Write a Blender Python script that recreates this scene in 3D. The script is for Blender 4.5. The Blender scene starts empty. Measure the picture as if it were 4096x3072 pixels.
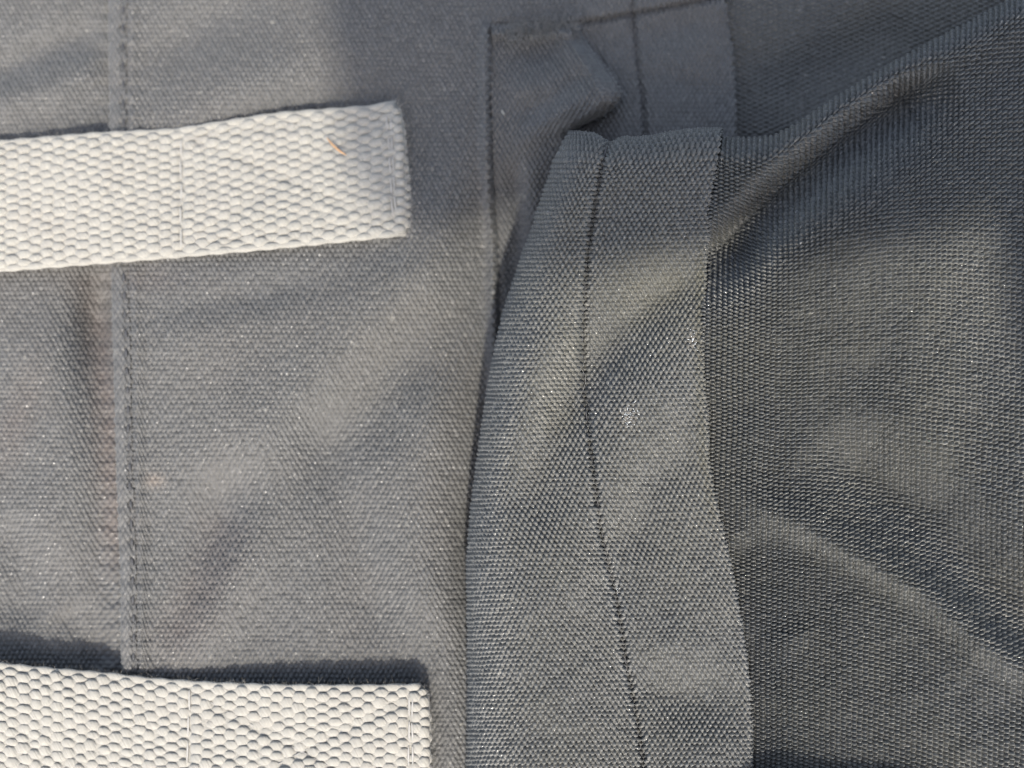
import bpy, math, random
import numpy as np
from mathutils import Vector, Matrix, Euler

random.seed(7); RNG = np.random.default_rng(7)
scene = bpy.context.scene
COL = scene.collection

# ------------------------------------------------------------------ camera, sky, sun, exposure
D = 135.0            # mm, lens to the z=0 plane of the cloth
K = 0.036            # mm per photo pixel (4096 wide) at z=0
FOCUS_Z = 7.0        # mm, height of the sharp cloth
cam_d = bpy.data.cameras.new('camera')
cam = bpy.data.objects.new('camera', cam_d); COL.objects.link(cam)
cam.location = (0, 0, D/1000)
cam_d.sensor_width = 36.0
cam_d.lens = 18.0*D/(2048*K)
cam_d.clip_start = 0.01; cam_d.clip_end = 50
cam_d.dof.use_dof = True
cam_d.dof.focus_distance = (D-FOCUS_Z)/1000
cam_d.dof.aperture_fstop = 8.0
scene.camera = cam

SUN_EL = math.radians(55)
sun_h = Vector((0.12, -1.0)).normalized()          # where the sun stands, seen from above
sun_dir = Vector((sun_h.x*math.cos(SUN_EL), sun_h.y*math.cos(SUN_EL), math.sin(SUN_EL)))
world = bpy.data.worlds.new('World'); scene.world = world; world.use_nodes = True
wn = world.node_tree.nodes; wl = world.node_tree.links
bg = wn['Background']; sky = wn.new('ShaderNodeTexSky')
sky.sky_type = 'NISHITA'; sky.sun_disc = False
sky.dust_density = 3.6; sky.air_density = 1.15; sky.ozone_density = 0.5
sky.sun_elevation = SUN_EL; sky.sun_rotation = math.atan2(sun_h.x, sun_h.y)
hs = wn.new('ShaderNodeHueSaturation'); hs.inputs['Saturation'].default_value = 0.74        # thin summer haze
wl.new(sky.outputs[0], hs.inputs['Color']); wl.new(hs.outputs[0], bg.inputs[0]); bg.inputs[1].default_value = 0.15
sl = bpy.data.lights.new('sun', 'SUN'); sun = bpy.data.objects.new('sun', sl); COL.objects.link(sun)
sl.energy = 2.0; sl.angle = math.radians(2.4); sl.color = (1.0, 0.94, 0.83)
sun.rotation_euler = sun_dir.to_track_quat('Z', 'Y').to_euler()
sun.location = sun_dir*0.8
scene.cycles.use_denoising = True; scene.cycles.denoising_prefilter = 'ACCURATE'; scene.cycles.filter_width = 1.15
vs = scene.view_settings
vs.view_transform = 'Standard'; vs.look = 'None'; vs.gamma = 1; vs.exposure = 1.25; vs.use_curve_mapping = False

# ------------------------------------------------------------------ helpers
def P(px, py, z):
    """photo pixel + height in mm -> metres"""
    f = (D-z)/D*K*0.001
    return (px-2048)*f, (1536-py)*f, z*0.001

def curve(knots, axis=0, smooth=60):
    k = sorted(knots, key=lambda q: q[axis]); a = np.array([q[axis] for q in k], float); b = np.array([q[1-axis] for q in k], float)
    xs = np.arange(a[0]-400, a[-1]+400, 4.0)
    lo = (b[1]-b[0])/(a[1]-a[0]); hi = (b[-1]-b[-2])/(a[-1]-a[-2])
    ys = np.interp(xs, a, b); ys = np.where(xs < a[0], b[0]+lo*(xs-a[0]), ys); ys = np.where(xs > a[-1], b[-1]+hi*(xs-a[-1]), ys)
    n = max(1, int(smooth/4)); ker = np.hanning(2*n+3); ker /= ker.sum()
    pad = np.pad(ys, n+1, mode='edge'); ys2 = np.convolve(pad, ker, 'valid')
    return lambda t: np.interp(t, xs, ys2)

def hash2(i, j, s=0):
    h = np.sin(i*127.1 + j*311.7 + s*74.7)*43758.5453
    return h-np.floor(h)

def vnoise(x, y, seed=0):
    xi, yi = np.floor(x), np.floor(y); fx, fy = x-xi, y-yi
    fx = fx*fx*(3-2*fx); fy = fy*fy*(3-2*fy)
    a = hash2(xi, yi, seed); b = hash2(xi+1, yi, seed); c = hash2(xi, yi+1, seed); d = hash2(xi+1, yi+1, seed)
    return (a*(1-fx)+b*fx)*(1-fy)+(c*(1-fx)+d*fx)*fy

def fbm(x, y, scale, seed=0, octv=3):
    v = 0; a = 1; t = 0
    for o in range(octv):
        v = v + a*(vnoise(x/scale*2**o+17.3*seed, y/scale*2**o-9.1*seed, seed+o)-0.5); t += a; a *= 0.5
    return v/t*2

def gauss(px, py, cx, cy, sx, sy, ang=0):
    a = math.radians(ang); dx, dy = px-cx, py-cy
    u = dx*math.cos(a)+dy*math.sin(a); w = -dx*math.sin(a)+dy*math.cos(a)
    return np.exp(-0.5*((u/sx)**2+(w/sy)**2))

def ridge(px, py, pts, width, w2=None):
    """soft line through pts, 1 on the line; widths may differ on the two sides; fades at both ends"""
    best = np.full(np.shape(px), 1e9); tt = np.zeros(np.shape(px)); side = np.zeros(np.shape(px))
    tot = sum(math.dist(pts[i], pts[i+1]) for i in range(len(pts)-1)); acc = 0
    for (x0, y0), (x1, y1) in zip(pts[:-1], pts[1:]):
        L = math.dist((x0, y0), (x1, y1)); t = np.clip(((px-x0)*(x1-x0)+(py-y0)*(y1-y0))/L**2, 0, 1)
        d = np.hypot(px-x0-t*(x1-x0), py-y0-t*(y1-y0)); s = np.sign((x1-x0)*(py-y0)-(y1-y0)*(px-x0))
        m = d < best; best = np.where(m, d, best); tt = np.where(m, (acc+t*L)/tot, tt); side = np.where(m, s, side); acc += L
    w = width if w2 is None else np.where(side > 0, width, w2)
    env = np.clip(np.minimum(tt, 1-tt)*4+0.15, 0, 1); env = env*env*(3-2*env)
    return np.exp(-0.5*(best/w)**2)*env

def smooth(a, b, x):
    t = np.clip((x-a)/(b-a), 0, 1); return t*t*(3-2*t)

def weave(U, V, length=0.72):
    """plain weave: long yarn crowns, every other row shifted by half. returns height 0..1 and a number per crown"""
    h = np.full(U.shape, -0.45); rid = np.zeros(U.shape)
    j0 = np.floor(V)
    for dj in (-1, 0, 1):
        j = j0+dj; sh = 0.5*np.mod(j, 2); i = np.round(U-sh)
        r1, r2, r3 = hash2(i, j, 1), hash2(i, j, 2), hash2(i, j, 3)
        cu = U-sh-i+(r1-0.5)*0.10; cv = V-j-0.5+(r2-0.5)*0.12
        ln = length+0.12*r3
        q = np.clip(np.abs(cv)/ln, 0, 1)
        w = 0.47*(1-0.40*q**2.2)
        val = 1+0.24*(r3-0.5)-1.15*np.abs(cu/w)**3.0-1.25*q**2.6
        m = val > h; h = np.where(m, val, h); rid = np.where(m, r1*0.5+r2*0.5, rid)
    # the crossing yarns show low between the crowns
    cv = V-j0-0.5; low = 0.05-0.9*np.abs(cv*1.7)**2.5
    m = low > h; h = np.where(m, low, h); rid = np.where(m, hash2(j0, np.floor(U*2), 5), rid)
    return np.clip(h, -0.5, 1.15), rid

def axis(lo, hi, step, lo_far=None, hi_far=None):
    a = list(np.arange(lo, hi+step*0.5, step)); s = step; x = a[-1]
    if hi_far is not None:
        while x < hi_far: s *= 1.35; x += s; a.append(x)
    s = step; x = a[0]; pre = []
    if lo_far is not None:
        while x > lo_far: s *= 1.35; x -= s; pre.append(x)
    return np.array(pre[::-1]+a)

def mesh_obj(name, verts, faces, mat, parent=None, smooth_=True, attrs=None):
    me = bpy.data.meshes.new(name)
    v = np.asarray(verts, np.float32).reshape(-1, 3); f = np.asarray(faces, np.int32)
    n = f.shape[1]
    me.vertices.add(len(v)); me.vertices.foreach_set('co', v.ravel())
    me.loops.add(f.size); me.loops.foreach_set('vertex_index', f.ravel())
    me.polygons.add(len(f)); me.polygons.foreach_set('loop_start', np.arange(0, f.size, n, dtype=np.int32))
    me.polygons.foreach_set('loop_total', np.full(len(f), n, np.int32))
    me.update(calc_edges=True)
    if smooth_: me.polygons.foreach_set('use_smooth', np.ones(len(f), bool))
    for an, arr in (attrs or {}).items():
        at = me.attributes.new(an, 'FLOAT_VECTOR', 'POINT'); at.data.foreach_set('vector', np.asarray(arr, np.float32).ravel())
    me.materials.append(mat); me.validate()
    o = bpy.data.objects.new(name, me); COL.objects.link(o)
    if parent: o.parent = parent
    return o

def grid_faces(n, m):
    idx = np.arange(n*m).reshape(n, m)
    return np.stack([idx[:-1, :-1], idx[1:, :-1], idx[1:, 1:], idx[:-1, 1:]], -1).reshape(-1, 4)

def sheet(name, PX, PY, Z, U, V, mat, parent, amp=0.16, fade=None, length=0.70, stain_sun_tint=None):
    """a cloth sheet: surface in photo pixels + mm, yarn coordinates U, V (in crowns), woven relief pushed along the normal"""
    wx = 7.0*fbm(PX, PY, 420, 31, 2)+2.2*fbm(PX, PY, 90, 33, 2); wy = 7.0*fbm(PX, PY, 380, 37, 2)+2.2*fbm(PX, PY, 80, 39, 2)
    PX = PX+wx; PY = PY+wy
    X, Y, ZZ = P(PX, PY, Z); pos = np.stack([X, Y, ZZ], -1)
    dc = np.gradient(pos, axis=1); dr = np.gradient(pos, axis=0)
    nrm = np.cross(dc, -dr); nrm /= np.linalg.norm(nrm, axis=-1, keepdims=True)+1e-12
    Uw = U+0.11; Vw = V+0.11
    h, rid = weave(Uw, Vw, length)
    a = amp*0.001*np.ones(PX.shape)
    inside = smooth(-190, -110, PX)*smooth(4290, 4210, PX)*smooth(-190, -110, PY)*smooth(3270, 3190, PY)
    a = a*inside
    if fade is not None: a = a*fade
    pos = pos+nrm*(a*(h-0.5))[..., None]
    n, m = PX.shape
    at = {'weave': np.stack([Uw, Vw, h], -1), 'yarn': np.stack([rid, PX/1000, PY/1000], -1)}
    st = stain_sun_tint(PX, PY) if stain_sun_tint else (np.zeros_like(PX),)*3
    at['stain_sun_tint'] = np.stack(st, -1)
    return mesh_obj(name, pos, grid_faces(n, m), mat, parent, True, at)

# ------------------------------------------------------------------ materials
def new_mat(name):
    m = bpy.data.materials.new(name); m.use_nodes = True
    return m, m.node_tree.nodes, m.node_tree.links, m.node_tree.nodes['Principled BSDF']

def N(nodes, t, **kw):
    n = nodes.new(t)
    for k, v in kw.items(): setattr(n, k, v)
    return n

def math_node(nodes, links, op, a, b=None, clamp=False):
    n = nodes.new('ShaderNodeMath'); n.operation = op; n.use_clamp = clamp
    for i, q in enumerate((a, b)):
        if q is None: continue
        if isinstance(q, (int, float)): n.inputs[i].default_value = q
        else: links.new(q, n.inputs[i])
    return n.outputs[0]

def mix_col(nodes, links, fac, a, b, blend='MIX'):
    n = nodes.new('ShaderNodeMix'); n.data_type = 'RGBA'; n.blend_type = blend
    for sock, q in ((n.inputs[0], fac), (n.inputs[6], a), (n.inputs[7], b)):
        if isinstance(q, (int, float)): sock.default_value = q
        elif isinstance(q, tuple): sock.default_value = (*q, 1)
        else: links.new(q, sock)
    return n.outputs[2]

def ramp(nodes, links, fac, a, b):
    n = nodes.new('ShaderNodeMapRange'); n.clamp = True
    n.inputs[1].default_value = a; n.inputs[2].default_value = b; links.new(fac, n.inputs[0]); return n.outputs[0]

def canvas_material(name, base, dirt, dirt_amt, rough=0.60, spec=0.35):
    m, n, l, b = new_mat(name)
    wv = N(n, 'ShaderNodeAttribute', attribute_name='weave'); yr = N(n, 'ShaderNodeAttribute', attribute_name='yarn')
    sw = N(n, 'ShaderNodeSeparateXYZ'); l.new(wv.outputs['Vector'], sw.inputs[0])
    sy = N(n, 'ShaderNodeSeparateXYZ'); l.new(yr.outputs['Vector'], sy.inputs[0])
    # fine filaments: noise squeezed along the yarn
    cf = N(n, 'ShaderNodeCombineXYZ')
    l.new(math_node(n, l, 'MULTIPLY', sw.outputs[0], 9.0), cf.inputs[0]); l.new(math_node(n, l, 'MULTIPLY', sw.outputs[1], 2.2), cf.inputs[1])
    nf = N(n, 'ShaderNodeTexNoise'); nf.inputs['Scale'].default_value = 1.0; nf.inputs['Detail'].default_value = 2; l.new(cf.outputs[0], nf.inputs['Vector'])
    # dust and use, in patches of their own
    tc = N(n, 'ShaderNodeTexCoord')
    n1 = N(n, 'ShaderNodeTexNoise'); n1.inputs['Scale'].default_value = 55; n1.inputs['Detail'].default_value = 5; n1.inputs['Roughness'].default_value = 0.6; l.new(tc.outputs['Object'], n1.inputs['Vector'])
    n2 = N(n, 'ShaderNodeTexNoise'); n2.inputs['Scale'].default_value = 900; n2.inputs['Detail'].default_value = 3; l.new(tc.outputs['Object'], n2.inputs['Vector'])
    v = math_node(n, l, 'ADD', math_node(n, l, 'MULTIPLY', sy.outputs[0], 0.34), math_node(n, l, 'MULTIPLY', nf.outputs[0], 0.7))
    v = math_node(n, l, 'ADD', v, 0.48)
    c1 = mix_col(n, l, 1.0, base, v, 'MULTIPLY')
    d = math_node(n, l, 'MULTIPLY', ramp(n, l, n1.outputs[0], 0.44, 0.68), dirt_amt)
    c2 = mix_col(n, l, d, c1, dirt)
    stn = N(n, 'ShaderNodeAttribute', attribute_name='stain_sun_tint'); ss = N(n, 'ShaderNodeSeparateXYZ'); l.new(stn.outputs['Vector'], ss.inputs[0])
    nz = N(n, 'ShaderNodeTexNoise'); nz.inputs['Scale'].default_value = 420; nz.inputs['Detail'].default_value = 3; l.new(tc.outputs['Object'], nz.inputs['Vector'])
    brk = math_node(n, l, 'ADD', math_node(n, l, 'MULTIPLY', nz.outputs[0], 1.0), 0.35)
    for ch, sc_ in ((0, (0.115, 0.072, 0.055)), (1, (0.078, 0.072, 0.046)), (2, (0.30, 0.24, 0.19))):  # rust, olive, pale; on the hem the olive is painted sunlight
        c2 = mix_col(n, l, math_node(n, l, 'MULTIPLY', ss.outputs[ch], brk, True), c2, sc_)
    sp = math_node(n, l, 'MULTIPLY', ramp(n, l, n2.outputs[0], 0.66, 0.74), 0.35)
    c3 = mix_col(n, l, sp, c2, (0.30, 0.29, 0.26))
    l.new(c3, b.inputs['Base Color'])
    # a few glassy filaments glint
    wn_ = N(n, 'ShaderNodeTexNoise'); wn_.inputs['Scale'].default_value = 1.9; wn_.inputs['Detail'].default_value = 0; l.new(wv.outputs['Vector'], wn_.inputs['Vector'])
    gl = ramp(n, l, wn_.outputs[0], 0.72, 0.76)
    r = math_node(n, l, 'SUBTRACT', rough, math_node(n, l, 'MULTIPLY', gl, 0.34)); l.new(r, b.inputs['Roughness'])
    l.new(math_node(n, l, 'ADD', spec, math_node(n, l, 'MULTIPLY', gl, 0.4)), b.inputs['Specular IOR Level'])
    b.inputs['Sheen Weight'].default_value = 0.25; b.inputs['Sheen Roughness'].default_value = 0.4; b.inputs['Sheen Tint'].default_value = (0.9, 0.95, 1, 1)
    bp = N(n, 'ShaderNodeBump'); bp.inputs['Strength'].default_value = 0.5; bp.inputs['Distance'].default_value = 0.00006
    l.new(nf.outputs[0], bp.inputs['Height']); l.new(bp.outputs[0], b.inputs['Normal'])
    return m

CANVAS = canvas_material('grey canvas', (0.086, 0.0858, 0.0845), (0.105, 0.097, 0.088), 0.30)
CANVAS_WORN = canvas_material('worn grey canvas', (0.086, 0.087, 0.084), (0.112, 0.107, 0.088), 0.30, 0.50, 0.45)
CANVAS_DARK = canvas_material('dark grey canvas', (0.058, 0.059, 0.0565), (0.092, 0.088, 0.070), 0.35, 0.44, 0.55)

def simple(name, col, rough=0.7, spec=0.4, noise=0, var=0.25, sheen=0.0, bump=0.0, bdist=0.0001):
    m, n, l, b = new_mat(name)
    b.inputs['Base Color'].default_value = (*col, 1); b.inputs['Roughness'].default_value = rough; b.inputs['Specular IOR Level'].default_value = spec
    b.inputs['Sheen Weight'].default_value = sheen
    if noise:
        tc = N(n, 'ShaderNodeTexCoord'); t = N(n, 'ShaderNodeTexNoise'); t.inputs['Scale'].default_value = noise; t.inputs['Detail'].default_value = 4
        l.new(tc.outputs['Object'], t.inputs['Vector'])
        k = math_node(n, l, 'ADD', math_node(n, l, 'MULTIPLY', t.outputs[0], 2*var), 1-var)
        l.new(mix_col(n, l, 1.0, col, k, 'MULTIPLY'), b.inputs['Base Color'])
        if bump:
            bp = N(n, 'ShaderNodeBump'); bp.inputs['Strength'].default_value = bump; bp.inputs['Distance'].default_value = bdist
            l.new(t.outputs[0], bp.inputs['Height']); l.new(bp.outputs[0], b.inputs['Normal'])
    return m

def cotton_material():
    m, n, l, b = new_mat('cream cotton')
    yr = N(n, 'ShaderNodeAttribute', attribute_name='yarn'); s = N(n, 'ShaderNodeSeparateXYZ'); l.new(yr.outputs['Vector'], s.inputs[0])
    # twist: stripes run obliquely round the yarn
    tw = math_node(n, l, 'ADD', math_node(n, l, 'MULTIPLY', s.outputs[0], 5.0), math_node(n, l, 'MULTIPLY', s.outputs[1], 9.0))
    cb = N(n, 'ShaderNodeCombineXYZ'); l.new(tw, cb.inputs[0]); l.new(math_node(n, l, 'MULTIPLY', s.outputs[0], 1.2), cb.inputs[1]); l.new(math_node(n, l, 'MULTIPLY', s.outputs[2], 31.0), cb.inputs[2])
    t = N(n, 'ShaderNodeTexNoise'); t.inputs['Scale'].default_value = 1.0; t.inputs['Detail'].default_value = 4; l.new(cb.outputs[0], t.inputs['Vector'])
    tc = N(n, 'ShaderNodeTexCoord'); t2 = N(n, 'ShaderNodeTexNoise'); t2.inputs['Scale'].default_value = 140; t2.inputs['Detail'].default_value = 4; l.new(tc.outputs['Object'], t2.inputs['Vector'])
    k = math_node(n, l, 'ADD', math_node(n, l, 'MULTIPLY', t.outputs[0], 0.44), 0.77)
    c = mix_col(n, l, 1.0, (0.285, 0.273, 0.243), k, 'MULTIPLY')
    c = mix_col(n, l, math_node(n, l, 'MULTIPLY', ramp(n, l, t2.outputs[0], 0.5, 0.72), 0.45), c, (0.255, 0.24, 0.212))
    l.new(c, b.inputs['Base Color']); b.inputs['Roughness'].default_value = 0.85; b.inputs['Specular IOR Level'].default_value = 0.25; b.inputs['Sheen Weight'].default_value = 0.3
    bp = N(n, 'ShaderNodeBump'); bp.inputs['Strength'].default_value = 1.0; bp.inputs['Distance'].default_value = 0.00016
    l.new(t.outputs[0], bp.inputs['Height']); l.new(bp.outputs[0], b.inputs['Normal'])
    return m
COTTON = cotton_material()
COTTON_FUZZ = simple('cotton fuzz', (0.33, 0.315, 0.28), 0.9, 0.2)
THREAD_CREAM = simple('cream thread', (0.30, 0.29, 0.27), 0.6, 0.4, 4000, 0.2)
THREAD_DARK = simple('black thread', (0.045, 0.046, 0.05), 0.6, 0.4, 4000, 0.3)
THREAD_GREY = simple('grey thread', (0.075, 0.076, 0.082), 0.6, 0.4, 4000, 0.3)
FIBRE_GREY = simple('grey fibre', (0.26, 0.26, 0.25), 0.6, 0.4)
FRAY = simple('frayed grey yarn', (0.14, 0.14, 0.135), 0.7, 0.3, 3000, 0.3)
LINT = simple('white lint', (0.62, 0.65, 0.66), 0.9, 0.2)
STRAW = simple('orange straw', (0.42, 0.25, 0.13), 0.5, 0.4, 1500, 0.3)
SEED = simple('pale chaff', (0.34, 0.33, 0.29), 0.6, 0.3, 2000, 0.25)
PHONE_BODY = simple('black phone glass', (0.012, 0.012, 0.014), 0.25, 0.5)
PHONE_METAL = simple('dark metal', (0.05, 0.05, 0.055), 0.35, 0.5)
LENS = simple('lens glass', (0.004, 0.004, 0.006), 0.05, 0.6)
PAVING = simple('grey paving', (0.26, 0.25, 0.235), 0.9, 0.3, 40, 0.35, 0, 0.5, 0.002)

# ------------------------------------------------------------------ the ground the bag lies on
g = mesh_obj('ground', [(-3, -3, -0.045), (3, -3, -0.045), (3, 3, -0.045), (-3, 3, -0.045)], [(0, 1, 2, 3)], PAVING, None, False)
g['kind'] = 'structure'

# ------------------------------------------------------------------ the bag
bag = bpy.data.objects.new('canvas_bag', None); COL.objects.link(bag); bag.location = (0, 0, 0)
bag.empty_display_size = 0.02
bag['label'] = 'dark grey woven canvas bag with two cream webbing tabs and a folded hem'
bag['category'] = 'bag'

SL = curve([(0, 435), (500, 441), (1100, 446), (1536, 456), (2000, 470), (2400, 484), (3072, 492)])
SR = curve([(0, 506), (700, 508), (1100, 510), (1536, 523), (2000, 536), (2400, 546), (3072, 556)])
LE = curve([(556, 2269), (630, 2222), (815, 2158), (1056, 2074), (1259, 2009), (1482, 1963), (1722, 1926), (2000, 1889), (2222, 1875), (2500, 1876), (2778, 1874), (3072, 1867)])
ME = curve([(574, 2428), (796, 2380), (1037, 2345), (1278, 2331), (1537, 2331), (1815, 2361), (2130, 2407), (2389, 2463), (2630, 2500), (2889, 2546), (3072, 2574)])
RE = curve([(556, 2876), (741, 2843), (1037, 2815), (1296, 2806), (1574, 2809), (1852, 2824), (2037, 2861), (2278, 2917), (2537, 2963), (2741, 2990), (3072, 2997)])
VS = curve([(0, 1962), (130, 1958), (400, 1950), (700, 1962), (1000, 1985), (1400, 1990), (2000, 1990)])     # vertical pocket seam

BY = [-1800, -600, 0, 500, 1000, 1600, 2300, 3072, 3700, 4800]; BZ = [-16, -12, -8.6, -6.8, -4.4, -2.6, -1.4, -0.6, -1.0, -3.0]
z_slope = curve(list(zip(BY, BZ)), smooth=500)
def z_back(px, py):
    z = z_slope(py)
    z = z+0.45*fbm(px, py, 800, 3, 2)+0.12*fbm(px, py, 200, 5, 2)
    # broad creases fall from upper right to lower left
    z = z+1.9*ridge(px, py, [(2000, 560), (1800, 850), (1550, 1180), (1250, 1500), (950, 1760), (700, 1900)], 170, 100)
    z = z-1.3*ridge(px, py, [(1960, 1050), (1750, 1330), (1480, 1640), (1180, 1880), (800, 2120), (500, 2300)], 130, 100)
    z = z+1.5*ridge(px, py, [(1760, 1450), (1640, 1850), (1640, 2250), (1740, 2600)], 110, 90)
    z = z-1.3*ridge(px, py, [(1250, 1600), (1330, 1850), (1430, 2150), (1500, 2430), (1480, 2600)], 85)
    z = z+1.3*ridge(px, py, [(1180, 1650), (1100, 1900), (980, 2250), (780, 2560), (690, 2660)], 85)
    z = z-1.1*ridge(px, py, [(900, 1850), (870, 2080), (790, 2330), (660, 2600)], 65)
    z = z+1.2*gauss(px, py, 850, 1290, 240, 130, -20)-0.9*gauss(px, py, 1020, 1180, 260, 50, -12)
    z = z-1.4*gauss(px, py, 1250, 520, 260, 130, -20)
    z = z+1.7*gauss(px, py, 1000, 330, 260, 100, -25)-1.6*gauss(px, py, 780, 150, 170, 80, -30)
    z = z-1.4*ridge(px, py, [(-100, 330), (200, 210), (420, 120)], 55)+1.1*ridge(px, py, [(-100, 420), (250, 330), (430, 250)], 60)
    # the seam pulls little puckers
    sd = np.abs(px-0.5*(SL(py)+SR(py)))
    z = z+0.09*np.sin(py/76*2*math.pi+1.3*np.sin(py/330))*np.exp(-0.5*((sd-55)/38)**2)
    z = z-5.2*smooth(1700, 2010, px)*smooth(500, 1000, py)*smooth(2900, 2000, py)-1.2*smooth(1780, 1900, px)*smooth(1800, 2200, py)
    # and so do the tabs' end stitches
    z = z-0.9*gauss(px, py, 1560, 990, 150, 60, -5)-0.6*gauss(px, py, 1700, 650, 50, 220)
    return z

def front_stain_tint(px, py):
    rust = 0.85*ridge(px, py, [(330, 1080), (400, 1300), (440, 1700), (465, 2100), (478, 2350)], 48, 34)+0.5*gauss(px, py, 60, 1700, 50, 160, 20)+0.4*gauss(px, py, 520, 1120, 160, 40)
    rust = rust+0.5*ridge(px, py, [(920, 2000), (860, 2250), (740, 2500), (620, 2640)], 70)
    olive = 0.35*ridge(px, py, [(1950, 700), (1800, 1050), (1500, 1500), (1200, 1800)], 160)  # faint olive tint along the diagonal crease
    pale = 0.7*gauss(px, py, 618, 1925, 26, 20)
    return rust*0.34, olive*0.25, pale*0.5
def hem_sun_and_lint(px, py):
    olive = 0.55*ridge(px, py, [(2330, 1250), (2260, 1500), (2160, 1800)], 70)+0.7*gauss(px, py, 2640, 1180, 200, 130, -12)  # olive tone of the sunlit hem and its creases, painted into the colour
    olive = olive+0.6*np.exp(-0.5*((px-RE(py)+8)/16)**2)*smooth(2300, 1900, py)*smooth(900, 1100, py)  # same painted sunlight along the right edge
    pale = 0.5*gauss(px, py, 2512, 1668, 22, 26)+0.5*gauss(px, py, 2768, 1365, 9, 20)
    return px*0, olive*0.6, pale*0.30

def z_left(px, py):
    z = z_back(px, py)
    d = np.clip((SL(py)-px)/70, 0, 10)
    z = z-1.1-1.9*np.exp(-0.5*((d-0.6)/1.1)**2)*(gauss(px, py, 400, 1400, 500, 420)*1.0+0.25)
    z = z-2.4*gauss(px, py, 395, 1260, 75, 190, 12)
    z = z+1.1*ridge(px, py, [(60, 1250), (240, 1500), (300, 1900), (120, 2300)], 110)-0.9*ridge(px, py, [(20, 2050), (110, 2300), (60, 2520)], 70)
    z = z-0.9*ridge(px, py, [(250, 2420), (340, 2560), (430, 2680)], 60)
    return z

STX, STY = 20.5/4, 19.0/4
# side panel left of the felled seam
ys = axis(-190, 3270, STY, -1600, 4700)
xs = axis(-190, 470, STX, -1800)
BX, PY = np.meshgrid(xs, ys); PX = np.where(BX > 380, BX+(SL(PY)-456+12)*smooth(380, 470, BX), BX)
sheet('side_panel', PX, PY, z_left(PX, PY), BX/20.5, PY/19.0, CANVAS, bag, 0.46, None, 0.66, front_stain_tint)

# front panel between the felled seam and the pocket; its right rim rises to the pocket seam
def z_front(px, py):
    z = z_back(px, py)
    d = (px-SR(py))
    z = z+0.55*np.exp(-0.5*((d-18)/22)**2)-0.45*np.exp(-0.5*((d-2)/7)**2)
    v = VS(py); on = smooth(60, 150, py)
    z = z+on*(1.5*np.exp(-0.5*((px-v+16)/15)**2)-1.0*smooth(-4, 14, px-v))
    # horizontal seam in the top right corner
    ln = 100-0.19*(px-2300)
    z = z-0.5*np.exp(-0.5*((py-ln)/9)**2)*smooth(1990, 2080, px)
    return z
xs = axis(478, 2300, STX)
BX, PY = np.meshgrid(xs, ys); PX = np.where(BX < 600, BX+(SR(PY)-508)*smooth(600, 500, BX), BX)
front = sheet('front_panel', PX, PY, z_front(PX, PY), BX/20.5, PY/19.0, CANVAS, bag, 0.46, None, 0.66, front_stain_tint)

# felled seam: a doubled strip standing proud of both panels
q = np.linspace(-0.08, 1.08, 26)
Q, PY = np.meshgrid(q, axis(-190, 3270, STY, -1600, 4700))
PX = SL(PY)+(SR(PY)-SL(PY))*np.clip(Q, 0, 1)+4*(np.clip(Q-1, 0, 1)-np.clip(-Q, 0, 1))
Zs = z_back(PX, PY)+0.24+0.30*(1-np.abs(2*np.clip(Q, 0, 1)-1)**4)-0.30*np.exp(-0.5*((Q-0.80)/0.10)**2)-9*np.clip(np.abs(Q-0.5)-0.5, 0, 1)
Zs = Zs+0.16*fbm(PX, PY, 50, 12, 2)-0.35*np.exp(-0.5*((Q-0.78)/0.16)**2)*np.clip(np.sin((PY-20)/76*2*math.pi), 0, 1)**2
felled = sheet('felled_seam', PX, PY, Zs, PX/20.5+0.4, PY/19.0, CANVAS, bag, 0.22)

# ---- upper right: gusset with its hem, and the pocket panel beyond it (both deeper than the fold in front)
R2 = curve([(-200, 2868), (0, 2888), (200, 2918), (400, 2934), (560, 2936), (700, 2930)])
M2 = curve([(-200, 2520), (60, 2534), (250, 2546), (400, 2568), (560, 2578), (700, 2580)])
def z_upper(px, py):
    z = z_front(px, py)*smooth(2500, 2300, px)+(-8.0+2.6*smooth(100, 620, py)+0.5*fbm(px, py, 300, 8, 2))*smooth(2300, 2500, px)
    ln = 100-0.19*(px-2300)
    z = z-0.55*np.exp(-0.5*((py-ln)/9)**2)*smooth(2300, 2420, px)+0.55*smooth(ln+6, ln-10, py)*smooth(2300, 2420, px)
    z = z-0.6*np.exp(-0.5*((px-M2(py))/9)**2)*smooth(2300, 2400, px)+0.4*smooth(0, 25, px-M2(py))
    z = z-0.7*gauss(px, py, 2700, 110, 130, 50, -10)+0.9*ridge(px, py, [(2870, -40), (2830, 100), (2720, 330)], 60)
    return z
xs2 = np.arange(0, 1.0001, 1/150); cu = np.linspace(0, 1, 7)[1:]
ysu = axis(-190, 720, STY, -1600)
Q, PY = np.meshgrid(np.concatenate([xs2, 1+cu]), ysu)
PX = 2300+(R2(PY)-2300)*np.clip(Q, 0, 1); over = np.clip(Q-1, 0, 1)
ZU = z_upper(PX, PY)-1.1*over**1.5
PX = PX+9*np.sin(over*math.pi*0.75)
upper = sheet('upper_gusset', PX, PY, ZU, PX/20.5, PY/19.0, CANVAS, bag, 0.38)

def z_beyond(px, py):
    z = -9.0+9.8*np.clip((px-2950)/1250, 0, 1.6)**1.4+1.5*smooth(200, 600, py)
    return z+0.7*fbm(px, py, 330, 9, 2)-1.0*ridge(px, py, [(3050, 420), (3350, 250), (3650, 40)], 90)
xs = axis(2860, 4290, 21.5/5, None, 6000); yb = axis(-190, 720, 19.5/5, -1600)
PX, PY = np.meshgrid(xs, yb)
sheet('pocket_panel', PX, PY, z_beyond(PX, PY), PY/19.5, PX/21.5, CANVAS_DARK, bag, 0.46)

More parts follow.
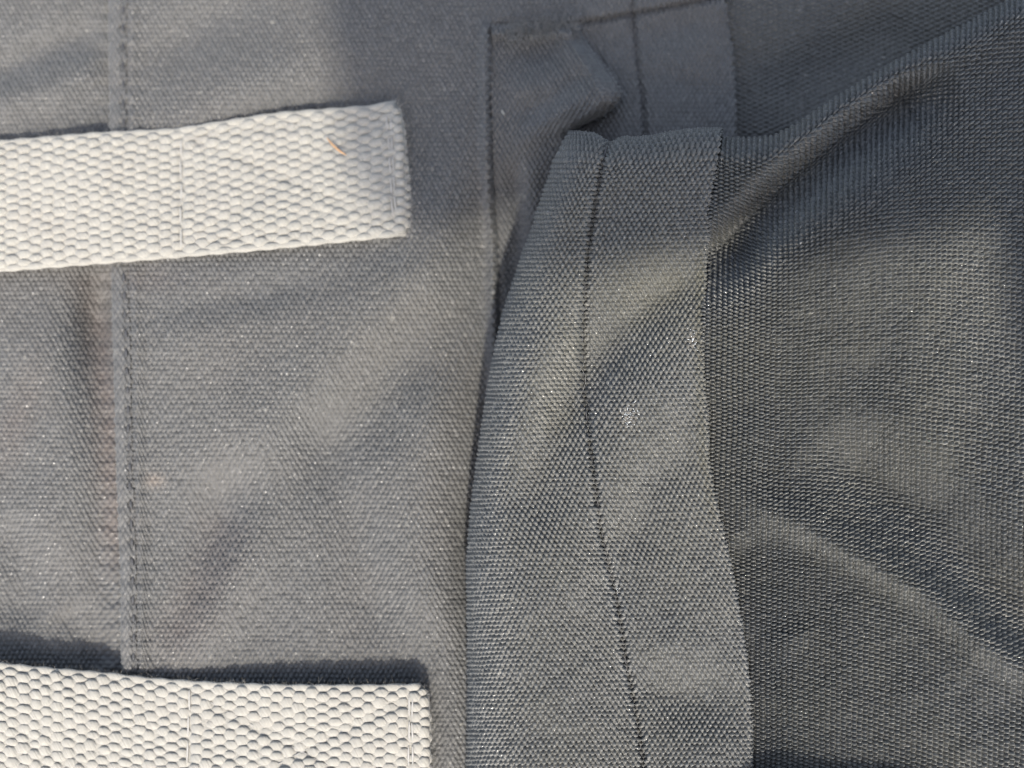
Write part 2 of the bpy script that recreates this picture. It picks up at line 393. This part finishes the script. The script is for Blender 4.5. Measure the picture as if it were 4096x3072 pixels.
# ---- the gusset's inner fold: a sheet that starts at the pocket seam, rises to a nose and curls under
NE = curve([(90, 2318), (130, 2322), (222, 2389), (324, 2460), (372, 2482), (410, 2472), (463, 2408), (509, 2322), (540, 2285), (600, 2320), (800, 2330), (1100, 2260), (1500, 2150), (1900, 2080)], smooth=26)
rows = axis(96, 1900, 18.0/4)
lin = np.linspace(0, 1, 110); cur = np.linspace(0, 1, 26)[1:]
Q, PY = np.meshgrid(np.concatenate([lin, 1+cur]), rows)
ne = NE(PY)-76; x0 = VS(PY)+10
PX = x0+(ne-x0)*np.clip(Q, 0, 1); ph = np.clip(Q-1, 0, 1)*math.radians(150)
t = np.clip((PX-x0)/(NE(372)-x0), 0, 1.2)
Z = z_back(x0, PY)+0.25+8.2*t**1.6*np.exp(-0.5*((PY-400)/np.where(PY < 400, 210, 120))**2)
Z = Z+0.9*smooth(40, 0, np.abs(PY-128))*1.0-1.7*gauss(PX, PY, 2160, 205, 110, 55, -12)      # frayed lip, hollow below it
Z = Z+0.35*fbm(PX, PY, 120, 21, 2)
Z = Z+0.9*ridge(PX, PY, [(2030, 600), (2180, 500), (2400, 330)], 30)-0.9*ridge(PX, PY, [(2040, 470), (2200, 400), (2380, 270)], 34)+0.7*ridge(PX, PY, [(2200, 120), (2330, 250), (2450, 360)], 30)
Z = Z-1.4*ridge(PX, PY, [(2040, 640), (2075, 900), (2040, 1200)], 28)+1.0*ridge(PX, PY, [(2110, 640), (2130, 800), (2090, 1050)], 34)
PX = PX+76*np.sin(ph); Z = Z-3.2*(1-np.cos(ph))
inner = sheet('inner_fold', PX, PY, Z, PX/20.5+8, PY/18.0, CANVAS, bag, 0.46)

# ---- the folded hem in front: a roll on the left, a stitched band on the right
def z_hem(px, py):
    z = 8.0+0.7*fbm(px, py, 420, 14, 2)+0.25*fbm(px, py, 150, 15, 2)
    z = z+1.2*gauss(px, py, 2560, 720, 260, 130)-0.6*gauss(px, py, 2640, 1130, 190, 100, -15)
    z = z-2.2*ridge(px, py, [(2860, 1050), (2620, 1220), (2390, 1430), (2240, 1650), (2150, 1900), (2110, 2200)], 72)
    z = z+1.0*ridge(px, py, [(2840, 880), (2560, 980), (2310, 1150), (2160, 1400), (2050, 1720), (2010, 2000)], 80)
    z = z+1.3*ridge(px, py, [(2800, 1400), (2570, 1600), (2410, 1850), (2320, 2200), (2300, 2500)], 90)-0.9*ridge(px, py, [(2800, 1750), (2620, 1950), (2500, 2250)], 70)
    z = z-1.8*gauss(px, py, 2720, 2790, 150, 90, 20)+1.0*gauss(px, py, 2150, 2650, 180, 300)
    tl = np.clip((px-LE(py))/(ME(py)-LE(py)), 0, 1); tb = np.clip((px-ME(py))/(RE(py)-ME(py)), 0, 1)
    z = z+2.2*(np.sin(math.pi*tl)**0.8-0.55)*smooth(560, 900, py)*(px < ME(py))+0.9*(np.sin(math.pi*tb)**0.8-0.55*2.2/0.9)*smooth(560, 900, py)*(px >= ME(py))
    d = px-ME(py)
    wob = 0.75+0.5*hash2(np.floor(py/88), py*0, 4)
    z = z-0.75*np.exp(-0.5*(d/9)**2)*wob+0.28*np.exp(-0.5*((d-26)/20)**2)+0.22*np.exp(-0.5*((d+26)/20)**2)
    return z
YT = 546
phr = np.radians(np.linspace(-70, 90, 64)); RY, RZT = 110, 5.0
rows_y = np.concatenate([YT+RY*(1-np.cos(phr)), axis(YT+RY+3.5, 3270, 3.5, None, 4700)])
rows_dz = np.concatenate([-RZT*(1-np.sin(phr)), np.zeros(len(rows_y)-64)])
cu = np.arange(1, 9); NC = 412
nr = len(rows_y); dist_ = (np.arange(NC)*3.6)[::-1][None]
PY = np.repeat(rows_y[:, None], NC+8, 1)
le, re = LE(rows_y)[:, None], RE(rows_y)[:, None]; me = ME(rows_y)[:, None]
rx = np.minimum(230, 0.85*(me-le)); rz = 7.6
flat = re-le-rx
ang = math.pi/2-np.clip(dist_-flat, 0, 1e9)/((rx+rz/K)/2); und = np.clip(-math.pi/2-ang, 0, 1e9)*(rx+rz/K)/2
ang = np.maximum(ang, -math.pi/2)
xa = np.where(dist_ < flat, re-dist_, le+rx*(1-np.cos(ang))+und); za = np.where(dist_ < flat, 0, -rz*(1-np.sin(ang)))
xc = re+8*np.sin(cu/8*math.pi*0.8)[None]; zc = -1.2*((cu/8)**1.4)[None]*np.ones_like(xc)
PX = np.concatenate([xa, xc], 1); DZ = np.concatenate([za, zc], 1)
topb = 16*np.sin((PX-2430)/95)*smooth(720, 560, PY)-18*gauss(PX, PY, 2700, 560, 120, 60)+26*gauss(PX, PY, 2436, 560, 26, 80)
PY = PY+topb
Z = z_hem(PX, PY)+DZ+rows_dz[:, None]
U = np.repeat((np.arange(NC+8)/6.0)[None], nr, 0); V = np.repeat((np.arange(nr)/5.0)[:, None], NC+8, 1)
PY = PY+(PX-2450)*-0.02
hem = sheet('folded_hem', PX, PY, Z, U, V, CANVAS_WORN, bag, 0.56, None, 0.62, hem_sun_and_lint)

# ---- right panel: crest along its top, a trough under the crest, folds below
CR = curve([(2700, 566), (2840, 564), (3000, 566), (3080, 556), (3180, 500), (3300, 415), (3500, 285), (3700, 165), (3900, 55), (4000, 0), (4250, -130)], smooth=70)
def z_right(px, py):
    z = 7.4+0.8*fbm(px, py, 520, 24, 3)+0.25*fbm(px, py, 160, 25, 2)
    dl = px-RE(py)
    z = z-1.1*smooth(220, 20, dl)-0.3-4.5*smooth(12, -55, dl)
    z = z-8.0*ridge(px, py, [(2700, 1180), (2850, 1030), (3000, 880), (3200, 690), (3400, 520), (3600, 375), (3800, 270)], 100, 50)
    z = z+1.6*ridge(px, py, [(2950, 1060), (3150, 930), (3400, 860), (3650, 800)], 110)
    z = z-3.6*smooth(3600, 4250, px)*gauss(px, py, 4200, 1350, 900, 620)-1.5*smooth(3500, 4200, px)*smooth(900, 300, py)
    z = z+4.2*gauss(px, py, 3330, 960, 380, 330, 5)-3.4*ridge(px, py, [(3200, 1800), (3450, 1900), (3750, 2090), (4000, 2330), (4400, 2680)], 95, 120)
    z = z+1.9*ridge(px, py, [(2930, 1960), (3150, 2060), (3400, 2190), (3700, 2360), (3950, 2560), (4250, 2760)], 44, 52)
    z = z-1.0*ridge(px, py, [(2950, 2150), (3100, 2330), (3200, 2560)], 90)-1.0*smooth(2500, 3100, py)*smooth(3000, 4000, px)
    # a fold that comes up just below the frame
    z = z+4.6*smooth(3105, 3190, py)*smooth(2960, 3000, px)*smooth(4100, 3600, px)
    return z
php = np.radians(np.linspace(-65, 90, 64))
tau = np.concatenate([95*(1-np.cos(php)), axis(95+3.9, 3400, 3.9, None, 4800)]); tz = np.concatenate([-6.0*(1-np.sin(php)), np.zeros(len(tau)-64)])
xs = axis(2690, 4290, 21.8/6, None, 6000)
T, PX = np.meshgrid(tau, xs, indexing='ij'); PY = CR(PX)+np.where(T < 95, T, 95+(T-95)*(3260-CR(np.minimum(PX, 4300))-95)/3305.0)
Z = z_right(PX, PY)+tz[:, None]+0.9*np.exp(-0.5*((T-100)/70)**2)
nr, nc = PX.shape; RI, CI = np.meshgrid(np.arange(nr), np.arange(nc), indexing='ij')
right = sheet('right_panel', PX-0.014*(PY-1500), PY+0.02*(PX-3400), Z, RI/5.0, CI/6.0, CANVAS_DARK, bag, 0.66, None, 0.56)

# ------------------------------------------------------------------ stitches (one shared shape)
def capsule_mesh(name, mat, seg=8, ring=6, bend=0.0):
    vs_, fs = [], []
    for i in range(ring+1):
        t = i/ring*math.pi; r = math.sin(t)**0.7 if 0 < i < ring else 0.12
        for j in range(seg):
            a = 2*math.pi*j/seg
            vs_.append((-math.cos(t)*0.5, r*0.5*math.cos(a), r*0.5*math.sin(a)-bend*(2*abs(math.cos(t)))**2*0.25))
    for i in range(ring):
        for j in range(seg):
            fs.append((i*seg+j, i*seg+(j+1) % seg, (i+1)*seg+(j+1) % seg, (i+1)*seg+j))
    me_ = bpy.data.meshes.new(name); me_.from_pydata(vs_, [], fs); me_.update()
    for p in me_.polygons: p.use_smooth = True
    me_.materials.append(mat); return me_
ST_DARK, ST_GREY, ST_CREAM = capsule_mesh('dark_stitch', THREAD_DARK), capsule_mesh('grey_stitch', THREAD_GREY), capsule_mesh('cream_stitch', THREAD_CREAM)

def stitch_line(me_, parent, fx, y0, y1, pitch, length, thick, zf, jit=2.0, gap_end=True):
    """stitches along x = fx(y)"""
    y = y0; k = 0
    while y < y1:
        L = length*random.uniform(0.88, 1.1); xa, xb = float(fx(y)), float(fx(y+L))
        xm, ym = (xa+xb)/2+random.uniform(-jit, jit), y+L/2
        z = float(zf(np.array([xm]), np.array([ym]))[0])
        put_stitch(me_, parent, xa+random.uniform(-jit, jit), y, xb+random.uniform(-jit, jit), y+L, z, thick)
        y += pitch
def put_stitch(me_, parent, xa, ya, xb, yb, z, thick):
    a, b = Vector(P(xa, ya, z)), Vector(P(xb, yb, z))
    o = bpy.data.objects.new('stitch', me_); COL.objects.link(o); o.parent = parent
    d = b-a; o.location = (a+b)/2; o.rotation_euler = (0, 0, math.atan2(d.y, d.x)); o.scale = (d.length, thick/1000, thick/1000*0.8)

stitch_line(ST_DARK, hem, ME, 585, 3110, 88, 80, 0.30, lambda x, y: z_hem(x, y)+0.06)
stitch_line(ST_DARK, felled, lambda y: SR(y)-14, 20, 520, 76, 34, 0.46, lambda x, y: z_back(x, y)+0.34)
stitch_line(ST_DARK, felled, lambda y: SR(y)-14, 1090, 2640, 76, 34, 0.46, lambda x, y: z_back(x, y)+0.34)
stitch_line(ST_DARK, inner, lambda y: VS(y)+6, 170, 1500, 74, 62, 0.40, lambda x, y: z_back(x, y)-0.15)
for i in range(11):        # the sloping seam at the top
    xa = 2060+i*82.0; f = lambda x: 100-0.19*(x-2300)
    put_stitch(ST_DARK, upper, xa, f(xa), xa+66, f(xa+66), float(z_upper(np.array([max(xa, 2301)]), np.array([f(xa)]))[0])+0.08, 0.32)
stitch_line(ST_DARK, upper, M2, 70, 520, 82, 70, 0.24, lambda x, y: z_upper(x, y)+0.04)

# ------------------------------------------------------------------ webbing tabs
def fuzz(name, roots, mat, parent, ln=(0.5, 1.3), rad=0.011, up=0.5):
    vs_, fs = [], []
    for (p, nd) in roots:
        p = Vector(p); d = (Vector(nd)+Vector((random.gauss(0, 1), random.gauss(0, 1), random.gauss(0, up)))*0.8).normalized()
        bend = Vector((random.gauss(0, 1), random.gauss(0, 1), random.gauss(0, .6)))*0.35
        L = random.uniform(*ln)/1000; b0 = len(vs_); side = d.orthogonal().normalized(); s2 = d.cross(side)
        for k in range(4):
            c = p+d*L*k/3+bend*L*(k/3)**2; r = rad/1000*(1-0.2*k)
            for a in range(3): vs_.append(c+side*r*math.cos(a*2.094)+s2*r*math.sin(a*2.094))
        for k in range(3):
            for a in range(3): fs.append((b0+k*3+a, b0+k*3+(a+1) % 3, b0+k*3+3+(a+1) % 3, b0+k*3+3+a))
    o = mesh_obj(name, [tuple(v) for v in vs_], fs, mat, parent); o['kind'] = 'stuff'; return o

def webbing(label, top, bot, xend, endtop, lift, nyarn, period, double_from, dents):
    """a woven cotton tab: 'nyarn' warp yarns run along it, each rising over every second pick; the end is folded under"""
    Zl = lambda px, py: lift(px, py)
    # filling under the yarns
    step = 18
    xs_ = np.concatenate([axis(-300, 1, 1)[:0], np.linspace(-300, 1, 2)[:0], np.arange(-300, 1701, step)]); qs = np.linspace(0, 1, 22)
    def place(s, t):
        """s = px along, t = 0 top .. 1 bottom -> px, py, z of the mid-plane; past the end it wraps round and under"""
        e = xend(t); over = np.maximum(0, s-(e-30)); x = np.where(over > 0, e-30, s)
        r = 34.0; a = np.clip(over/r, 0, math.pi); back = np.maximum(0, over-math.pi*r)
        px = x+r*np.sin(a)-back; py = top(x-back)+(bot(x-back)-top(x-back))*t
        z = Zl(px, py)-r*K*0.92*(1-np.cos(a))
        wd = 540.0
        for (s0, t0, s1, t1) in dents:      # stitching presses the tape down
            L2 = (s1-s0)**2+((t1-t0)*wd)**2; f = np.clip(((s-s0)*(s1-s0)+(t-t0)*wd*(t1-t0)*wd)/L2, 0, 1)
            dd = np.hypot(s-s0-f*(s1-s0), (t-t0-f*(t1-t0))*wd); z = z-(0.36 if abs(t1-t0)*wd > 4*abs(s1-s0) else 0.34)*np.exp(-0.5*(dd/12)**2)
        z = z+0.25*np.sin(s/260+1.0)*np.sin(t*5)
        return px, py, z
    smax = 1900
    S, T = np.meshgrid(np.arange(-320, smax, step), np.linspace(0.012, 0.988, 24))
    px, py, z = place(S, T); z = z+0.09-0.62*np.abs(2*T-1)**10
    X, Y, ZZ = P(px, py, z)
    core = mesh_obj('webbing_tab', np.stack([X, Y, ZZ], -1), grid_faces(*S.shape)[:, ::-1][:, [3, 2, 1, 0]], COTTON, bag,
                    True, {'yarn': np.stack([S/40, T*20, T*3], -1)})
    core['label'] = label
    nseg = 9; ds = period/11.0
    s = np.arange(-320, smax-60, ds)
    tops = []
    for i in range(nyarn):
        t0 = (i+0.5)/nyarn; edge = min(i, nyarn-1-i)
        r0 = RNG.random()
        wob = 0.10/nyarn*np.sin(s/220+r0*9)
        ph = s/period*math.pi*2+(i % 2)*math.pi+0.25*np.sin(s/300+i)+0.22*RNG.standard_normal()+0.35*np.interp(s, np.linspace(-330, 1900, 26), RNG.standard_normal(26))
        # each crown gets its own size
        cid = np.floor(ph/(2*math.pi)+0.5); jw = 0.78+0.40*hash2(cid, cid*0+i, 3); jz = (hash2(cid, cid*0+i, 6)-0.5)*0.16
        t = np.clip(t0+wob, 0.004, 0.996)
        c = np.cos(ph); up = 0.5+0.5*c
        px, py, zc = place(s, t*np.ones_like(s))
        zo = 0.125*c+jz*up
        pitch = float(np.mean(bot(np.array([600.]))-top(np.array([600.]))))/nyarn
        wid = pitch*(0.40+0.64*smooth(0.15, 0.85, up))*jw; hei = 0.10+0.22*up
        if edge == 0: wid = pitch*(0.70+0.22*up); zo = zo*0.5-0.24; hei = 0.26+0.10*up
        elif edge == 1: zo = zo*0.9-0.08
        a = np.linspace(0, 2*math.pi, nseg, endpoint=False)
        e = float(xend(t0)); a_end = np.clip((s-(e-30))/34.0, 0, math.pi)       # offset direction turns with the wrap
        ox = np.sin(a_end); oz = np.cos(a_end)
        off = zo[:, None]+hei[:, None]*np.sin(a)[None]
        PXy = px[:, None]+off/K*ox[:, None]; PYy = py[:, None]+wid[:, None]*np.cos(a)[None]*0.98
        ZZy = zc[:, None]+off*oz[:, None]
        X, Y, Zm = P(PXy, PYy, ZZy)
        n = len(s); idx = np.arange(n*nseg).reshape(n, nseg); nx = np.roll(idx, -1, 1)
        f = np.stack([idx[:-1], nx[:-1], nx[1:], idx[1:]], -1).reshape(-1, 4)
        at = np.stack([np.repeat(s[:, None]/40, nseg, 1), np.repeat((a/6.283)[None], n, 0), np.full((n, nseg), i*1.37+r0)], -1)
        mesh_obj('yarn', np.stack([X, Y, Zm], -1), f, COTTON, core, True, {'yarn': at.reshape(-1, 3)})
    # fuzz on faces and rims
    roots = []
    for k in range(2600):
        q = random.random(); t = random.choice((0.0, 1.0, 1.0)) if q < 0.40 else random.random()
        s_ = random.uniform(-100, 1690)
        a, b, c = place(np.array([s_]), np.array([t])); e = float(xend(t))
        if q > 0.85: a = np.array([e+8]); b = np.array([float(top(e)+(bot(e)-top(e))*t)])
        nd = (0.9 if q > 0.85 else 0, 1.0 if (q < 0.40 and t == 0) else (-1.0 if q < 0.40 else 0), 0.25 if q < 0.4 else 0.7)
        pw = P(float(a[0]), float(b[0]), float(c[0])+(0.40 if 0.4 <= q else -0.2)); roots.append((pw, nd))
    fuzz('fuzz', roots, COTTON_FUZZ, core, (0.35, 1.0), 0.010)
    return core, place

top1 = curve([(-300, 585), (0, 566), (400, 530), (700, 516), (1100, 455), (1500, 424), (1540, 410), (1575, 396), (1640, 390)], smooth=44)
bot1 = curve([(-300, 1115), (0, 1083), (500, 1046), (1000, 1000), (1640, 938)], smooth=120)
def xe1(t): return 1598+46*np.asarray(t, float)-30*np.abs(2*np.asarray(t, float)-1)**7
DENT1 = [(722, 0.08, 724, 0.97), (1548, 0.10, 1572, 0.88), (800, 0.15, 1500, 0.85), (800, 0.85, 1500, 0.15), (760, 0.10, 1530, 0.10), (760, 0.9, 1540, 0.9)]
DENT2 = [(760, 0.06, 742, 1.0), (1636, 0.08, 1636, 0.97), (820, 0.85, 1600, 0.12), (820, 0.12, 1600, 0.85)]
def lift1(px, py): return -8.6+(py-480)*0.0052+2.6+0.9*smooth(640, 900, px)+0.9*gauss(px, py, 420, 800, 160, 600)
tab1, place1 = webbing('cream cotton webbing tab sewn higher up, half in shade', top1, bot1, xe1, None, lift1, 30, 94.0, 715, DENT1)

top2 = curve([(-300, 2655), (0, 2652), (163, 2672), (456, 2698), (570, 2714), (814, 2730), (1139, 2740), (1546, 2742), (1700, 2740)], smooth=90)
bot2 = curve([(-300, 3215), (0, 3215), (400, 3250), (800, 3285), (1700, 3300)], smooth=90)
def xe2(t): return 1710+4*np.asarray(t, float)-30*np.abs(2*np.asarray(t, float)-1)**8
def lift2(px, py): return 0.5+2.3*smooth(500, -200, px)+1.5*smooth(560, 1250, px)+0.4*smooth(700, 800, px)
tab2, place2 = webbing('cream cotton webbing tab at the lower edge, lying in full sun', top2, bot2, xe2, None, lift2, 28, 92.0, 735, DENT2)

def tab_stitches(core, place, s0, s1, t0, t1, n, thick=0.42, dz=0.42, ln=0.8):
    for k in range(n):
        f0, f1 = k/n, (k+ln)/n
        a = place(np.array([s0+(s1-s0)*f0]), np.array([t0+(t1-t0)*f0])); b = place(np.array([s0+(s1-s0)*f1]), np.array([t0+(t1-t0)*f1]))
        z = (float(a[2][0])+float(b[2][0]))/2+dz
        put_stitch(ST_CREAM, core, float(a[0][0])+random.uniform(-3, 3), float(a[1][0]), float(b[0][0])+random.uniform(-3, 3), float(b[1][0]), z, thick)
for core, place, dents in ((tab1, place1, DENT1), (tab2, place2, DENT2)):
    for k, (s0, t0, s1, t1) in enumerate(dents):
        n = max(5, int(math.hypot(s1-s0, (t1-t0)*540)/95))
        tab_stitches(core, place, s0, s1, t0, t1, n, 0.34 if k < 2 else 0.17, 0.40 if k < 2 else 0.24)
        if k == 1: tab_stitches(core, place, s0+13, s1+13, t0+0.02, t1-0.03, n, 0.30, 0.42)

# frayed lip and loose fibres of the canvas
roots = []
for k in range(420):
    x = random.uniform(2030, 2318); y = random.uniform(88, 150)-0.1*(x-2174)
    z = float(z_back(np.array([x]), np.array([y]))[0])+1.6; roots.append((P(x, y, z), (0.1, random.choice((-0.8, 0.9)), 0.3)))
fuzz('frayed_edge', roots, FRAY, inner, (0.5, 1.6), 0.06, 0.2)
roots = []
for k in range(130):
    y = random.uniform(650, 3100); x = float(ME(y))+random.choice((random.gauss(0, 30), random.uniform(-380, 380)))
    if x < LE(y)+120: continue
    roots.append((P(x, y, float(z_hem(np.array([x]), np.array([y]))[0])+0.1), (random.gauss(0, .5), random.gauss(0, .5), 0.5)))
fuzz('loose_fibres', roots, FIBRE_GREY, hem, (0.4, 1.3), 0.010, 0.3)

for part, zf, box, n in ((right, z_right, (3020, 4080, 1150, 2900), 90), (front, z_front, (620, 1850, 1150, 2550), 60)):
    roots = []
    for k in range(n):
        x, y = random.uniform(*box[:2]), random.uniform(*box[2:])
        roots.append((P(x, y, float(zf(np.array([x]), np.array([y]))[0])+0.25), (random.gauss(0, .6), random.gauss(0, .6), 0.25)))
    fuzz('loose_fibres', roots, FIBRE_GREY, part, (0.4, 1.5), 0.013, 0.3)

# ------------------------------------------------------------------ small things lying on the bag
def sliver(name, pts, w, mat, label, cat, bulge=0.5):
    """a thin tapered stalk through pts (metres)"""
    pts = [Vector(p) for p in pts]; vs_, fs = [], []; n = len(pts)
    for i, p in enumerate(pts):
        d = (pts[min(i+1, n-1)]-pts[max(i-1, 0)]).normalized(); s1 = d.cross(Vector((0, 0, 1))).normalized(); s2 = s1.cross(d)
        r = w*(0.15+0.85*math.sin(math.pi*(i+0.4)/(n-0.2))**0.7)/2000
        for a in range(6): vs_.append(p+s1*r*math.cos(a*math.pi/3)+s2*r*bulge*math.sin(a*math.pi/3))
    for i in range(n-1):
        for a in range(6): fs.append((i*6+a, i*6+(a+1) % 6, i*6+6+(a+1) % 6, i*6+6+a))
    o = mesh_obj(name, [tuple(v) for v in vs_], fs, mat)
    if label: o['label'] = label; o['category'] = cat
    return o
zt = lambda x, y: float(lift1(np.array([x]), np.array([y]))[0])+0.75
sliver('straw_sliver', [P(1308+77*t, 553+66*t+8*math.sin(3*t), zt(1340, 590)+0.25*math.sin(3.1*t)) for t in np.linspace(0, 1, 7)], 0.36, STRAW,
       'thin orange sliver of dry straw lying on the upper cream webbing tab', 'straw')
sliver('chaff_flake', [P(2006+11*t, 440+20*t, float(z_back(np.array([2010.]), np.array([450.]))[0])+1.0) for t in np.linspace(0, 1, 5)], 0.30, SEED,
       'tiny pale flake of chaff right of the upright pocket seam near the top', 'flake')
zh = lambda x, y: float(z_hem(np.array([float(x)]), np.array([float(y)]))[0])
th_pts = [(2296, 1632), (2312, 1600), (2330, 1566), (2343, 1530), (2340, 1500), (2322, 1470), (2300, 1452)]
sliver('loose_thread', [P(x, y, zh(x, y)+0.30+0.25*math.sin(i)) for i, (x, y) in enumerate(th_pts)], 0.06, FIBRE_GREY, 'fine pale loose thread caught on the dark hem stitching', 'thread', 1.0)
def lint(cx, cy, sx, sy, n, label, zf):
    roots = []
    for k in range(n):
        x, y = random.gauss(cx, sx), random.gauss(cy, sy); roots.append((P(x, y, zf(x, y)+0.05), (random.gauss(0, 1), random.gauss(0, 1), 0.2)))
    o = fuzz('lint_tuft', roots, LINT, None, (0.12, 0.32), 0.055, 0.3)
    del o['kind']; o['label'] = label; o['category'] = 'lint'; o['group'] = 'bits of white lint on the hem'
lint(2512, 1668, 19, 26, 60, 'speckled tuft of white lint in the middle of the stitched hem band', zh)
lint(2770, 1362, 9, 18, 26, 'small white lint tuft close to the right edge of the hem band', zh)
lint(2470, 2358, 5, 8, 12, 'single white lint dot beside the dark stitch line low on the hem', zh)

# ------------------------------------------------------------------ unseen telephone at the camera, added to shade the top of the cloth
def rounded_slab(name, x0, x1, y0, y1, z0, z1, r, mat, parent, bev=0.0012, seg=10):
    out = []
    for (cx, cy, a0) in ((x1-r, y1-r, 0), (x0+r, y1-r, 90), (x0+r, y0+r, 180), (x1-r, y0+r, 270)):
        for k in range(seg+1):
            a = math.radians(a0+90*k/seg); out.append((cx, cy, math.cos(a), math.sin(a)))
    rings = [(r-bev, z0), (r-bev*0.3, z0+bev*0.3), (r, z0+bev), (r, z1-bev), (r-bev*0.3, z1-bev*0.3), (r-bev, z1)]
    vs_, fs = [], []; n = len(out)
    for (rr, zz) in rings:
        for (cx, cy, c, s_) in out: vs_.append((cx+rr*c, cy+rr*s_, zz))
    for i in range(len(rings)-1):
        for j in range(n): fs.append((i*n+j, i*n+(j+1) % n, (i+1)*n+(j+1) % n, (i+1)*n+j))
    me_ = bpy.data.meshes.new(name); me_.from_pydata(vs_, [], fs+[tuple(range(n))[::-1], tuple(range((len(rings)-1)*n, len(rings)*n))]); me_.update()
    me_.materials.append(mat); o = bpy.data.objects.new(name, me_); COL.objects.link(o); o.parent = parent; return o
ph = bpy.data.objects.new('smartphone', None); COL.objects.link(ph); ph.empty_display_size = 0.02
ph['label'] = 'unseen black smartphone, added flat above the bag to shade its upper part'; ph['category'] = 'phone'
ph.rotation_euler = (0, 0, math.radians(6.5))
X0, X1, Y0, Y1, ZP = -0.021, 0.139, -0.0772, 0.012, 0.1375
rounded_slab('body', X0, X1, Y0, Y1, ZP, ZP+0.0085, 0.016, PHONE_METAL, ph)
rounded_slab('screen', X0+0.002, X1-0.002, Y0+0.002, Y1-0.002, ZP+0.0086, ZP+0.0092, 0.008, PHONE_BODY, ph, 0.0002)
for k in range(2): rounded_slab('side_button', 0.045+0.022*k, 0.058+0.022*k, Y1+0.0001, Y1+0.0010, ZP+0.003, ZP+0.0055, 0.0004, PHONE_METAL, ph, 0.0002, 3)
for (lx, ly) in ((0.0, -0.0), (0.0, -0.022)):
    rounded_slab('lens', lx-0.006, lx+0.006, ly-0.006, ly+0.006, ZP-0.0012, ZP+0.0004, 0.0059, LENS, ph, 0.0003)

# ------------------------------------------------------------------ unseen hand holding it from below right, added to shade the right edge
def skin_body(name, chains, mat):
    vs_, es, rad = [], [], []
    key = {}
    def vid(p, rr):
        k = tuple(round(c, 5) for c in p)
        if k not in key: key[k] = len(vs_); vs_.append(k); rad.append(rr)
        return key[k]
    for ch in chains:
        ids = [vid([c/1000 for c in p[:3]], p[3]/1000) for p in ch]
        es += list(zip(ids[:-1], ids[1:]))
    me_ = bpy.data.meshes.new(name); me_.from_pydata(vs_, es, []); me_.update()
    o = bpy.data.objects.new(name, me_); COL.objects.link(o)
    sk = o.modifiers.new('skin', 'SKIN'); sk.use_smooth_shade = True
    for v, rr in zip(me_.skin_vertices[0].data, rad): v.radius = (rr, rr)
    me_.skin_vertices[0].data[max(range(len(rad)), key=lambda q_: rad[q_])].use_root = True
    sb = o.modifiers.new('smooth', 'SUBSURF'); sb.levels = 2; sb.render_levels = 2
    me_.materials.append(mat); return o
SKIN = simple('skin', (0.46, 0.27, 0.19), 0.5, 0.4, 300, 0.12)
palm = (120, -90, 134, 17); wrist = (162, -118, 130, 22)
chains = [[wrist, palm], [wrist, (215, -150, 124, 27), (290, -205, 108, 34), (400, -285, 80, 41)]]
for (kx, ky, tx, ln, rr) in ((90, -82, 80, 1.0, 9.0), (105, -80, 97, 1.12, 9.2), (120, -79, 114, 1.05, 8.8), (134, -82, 131, 0.85, 8.0)):   # fingers run up behind the phone
    chains.append([palm, (kx, ky, 130, rr+1.5), (kx-4, ky+14*ln, 127, rr), (tx+2, ky+28*ln, 127, rr-0.8), (tx, ky+42*ln, 129, rr-2.0)])
chains.append([palm, (100, -88, 146, 12), (88, -72, 154, 10.5), (88, -52, 156, 9), (92, -38, 155, 7.5)])                                      # thumb on the screen
hand = skin_body('person', chains, SKIN)
hand['label'] = "person's bare hand and forearm holding the black smartphone over the bag"; hand['category'] = 'person'
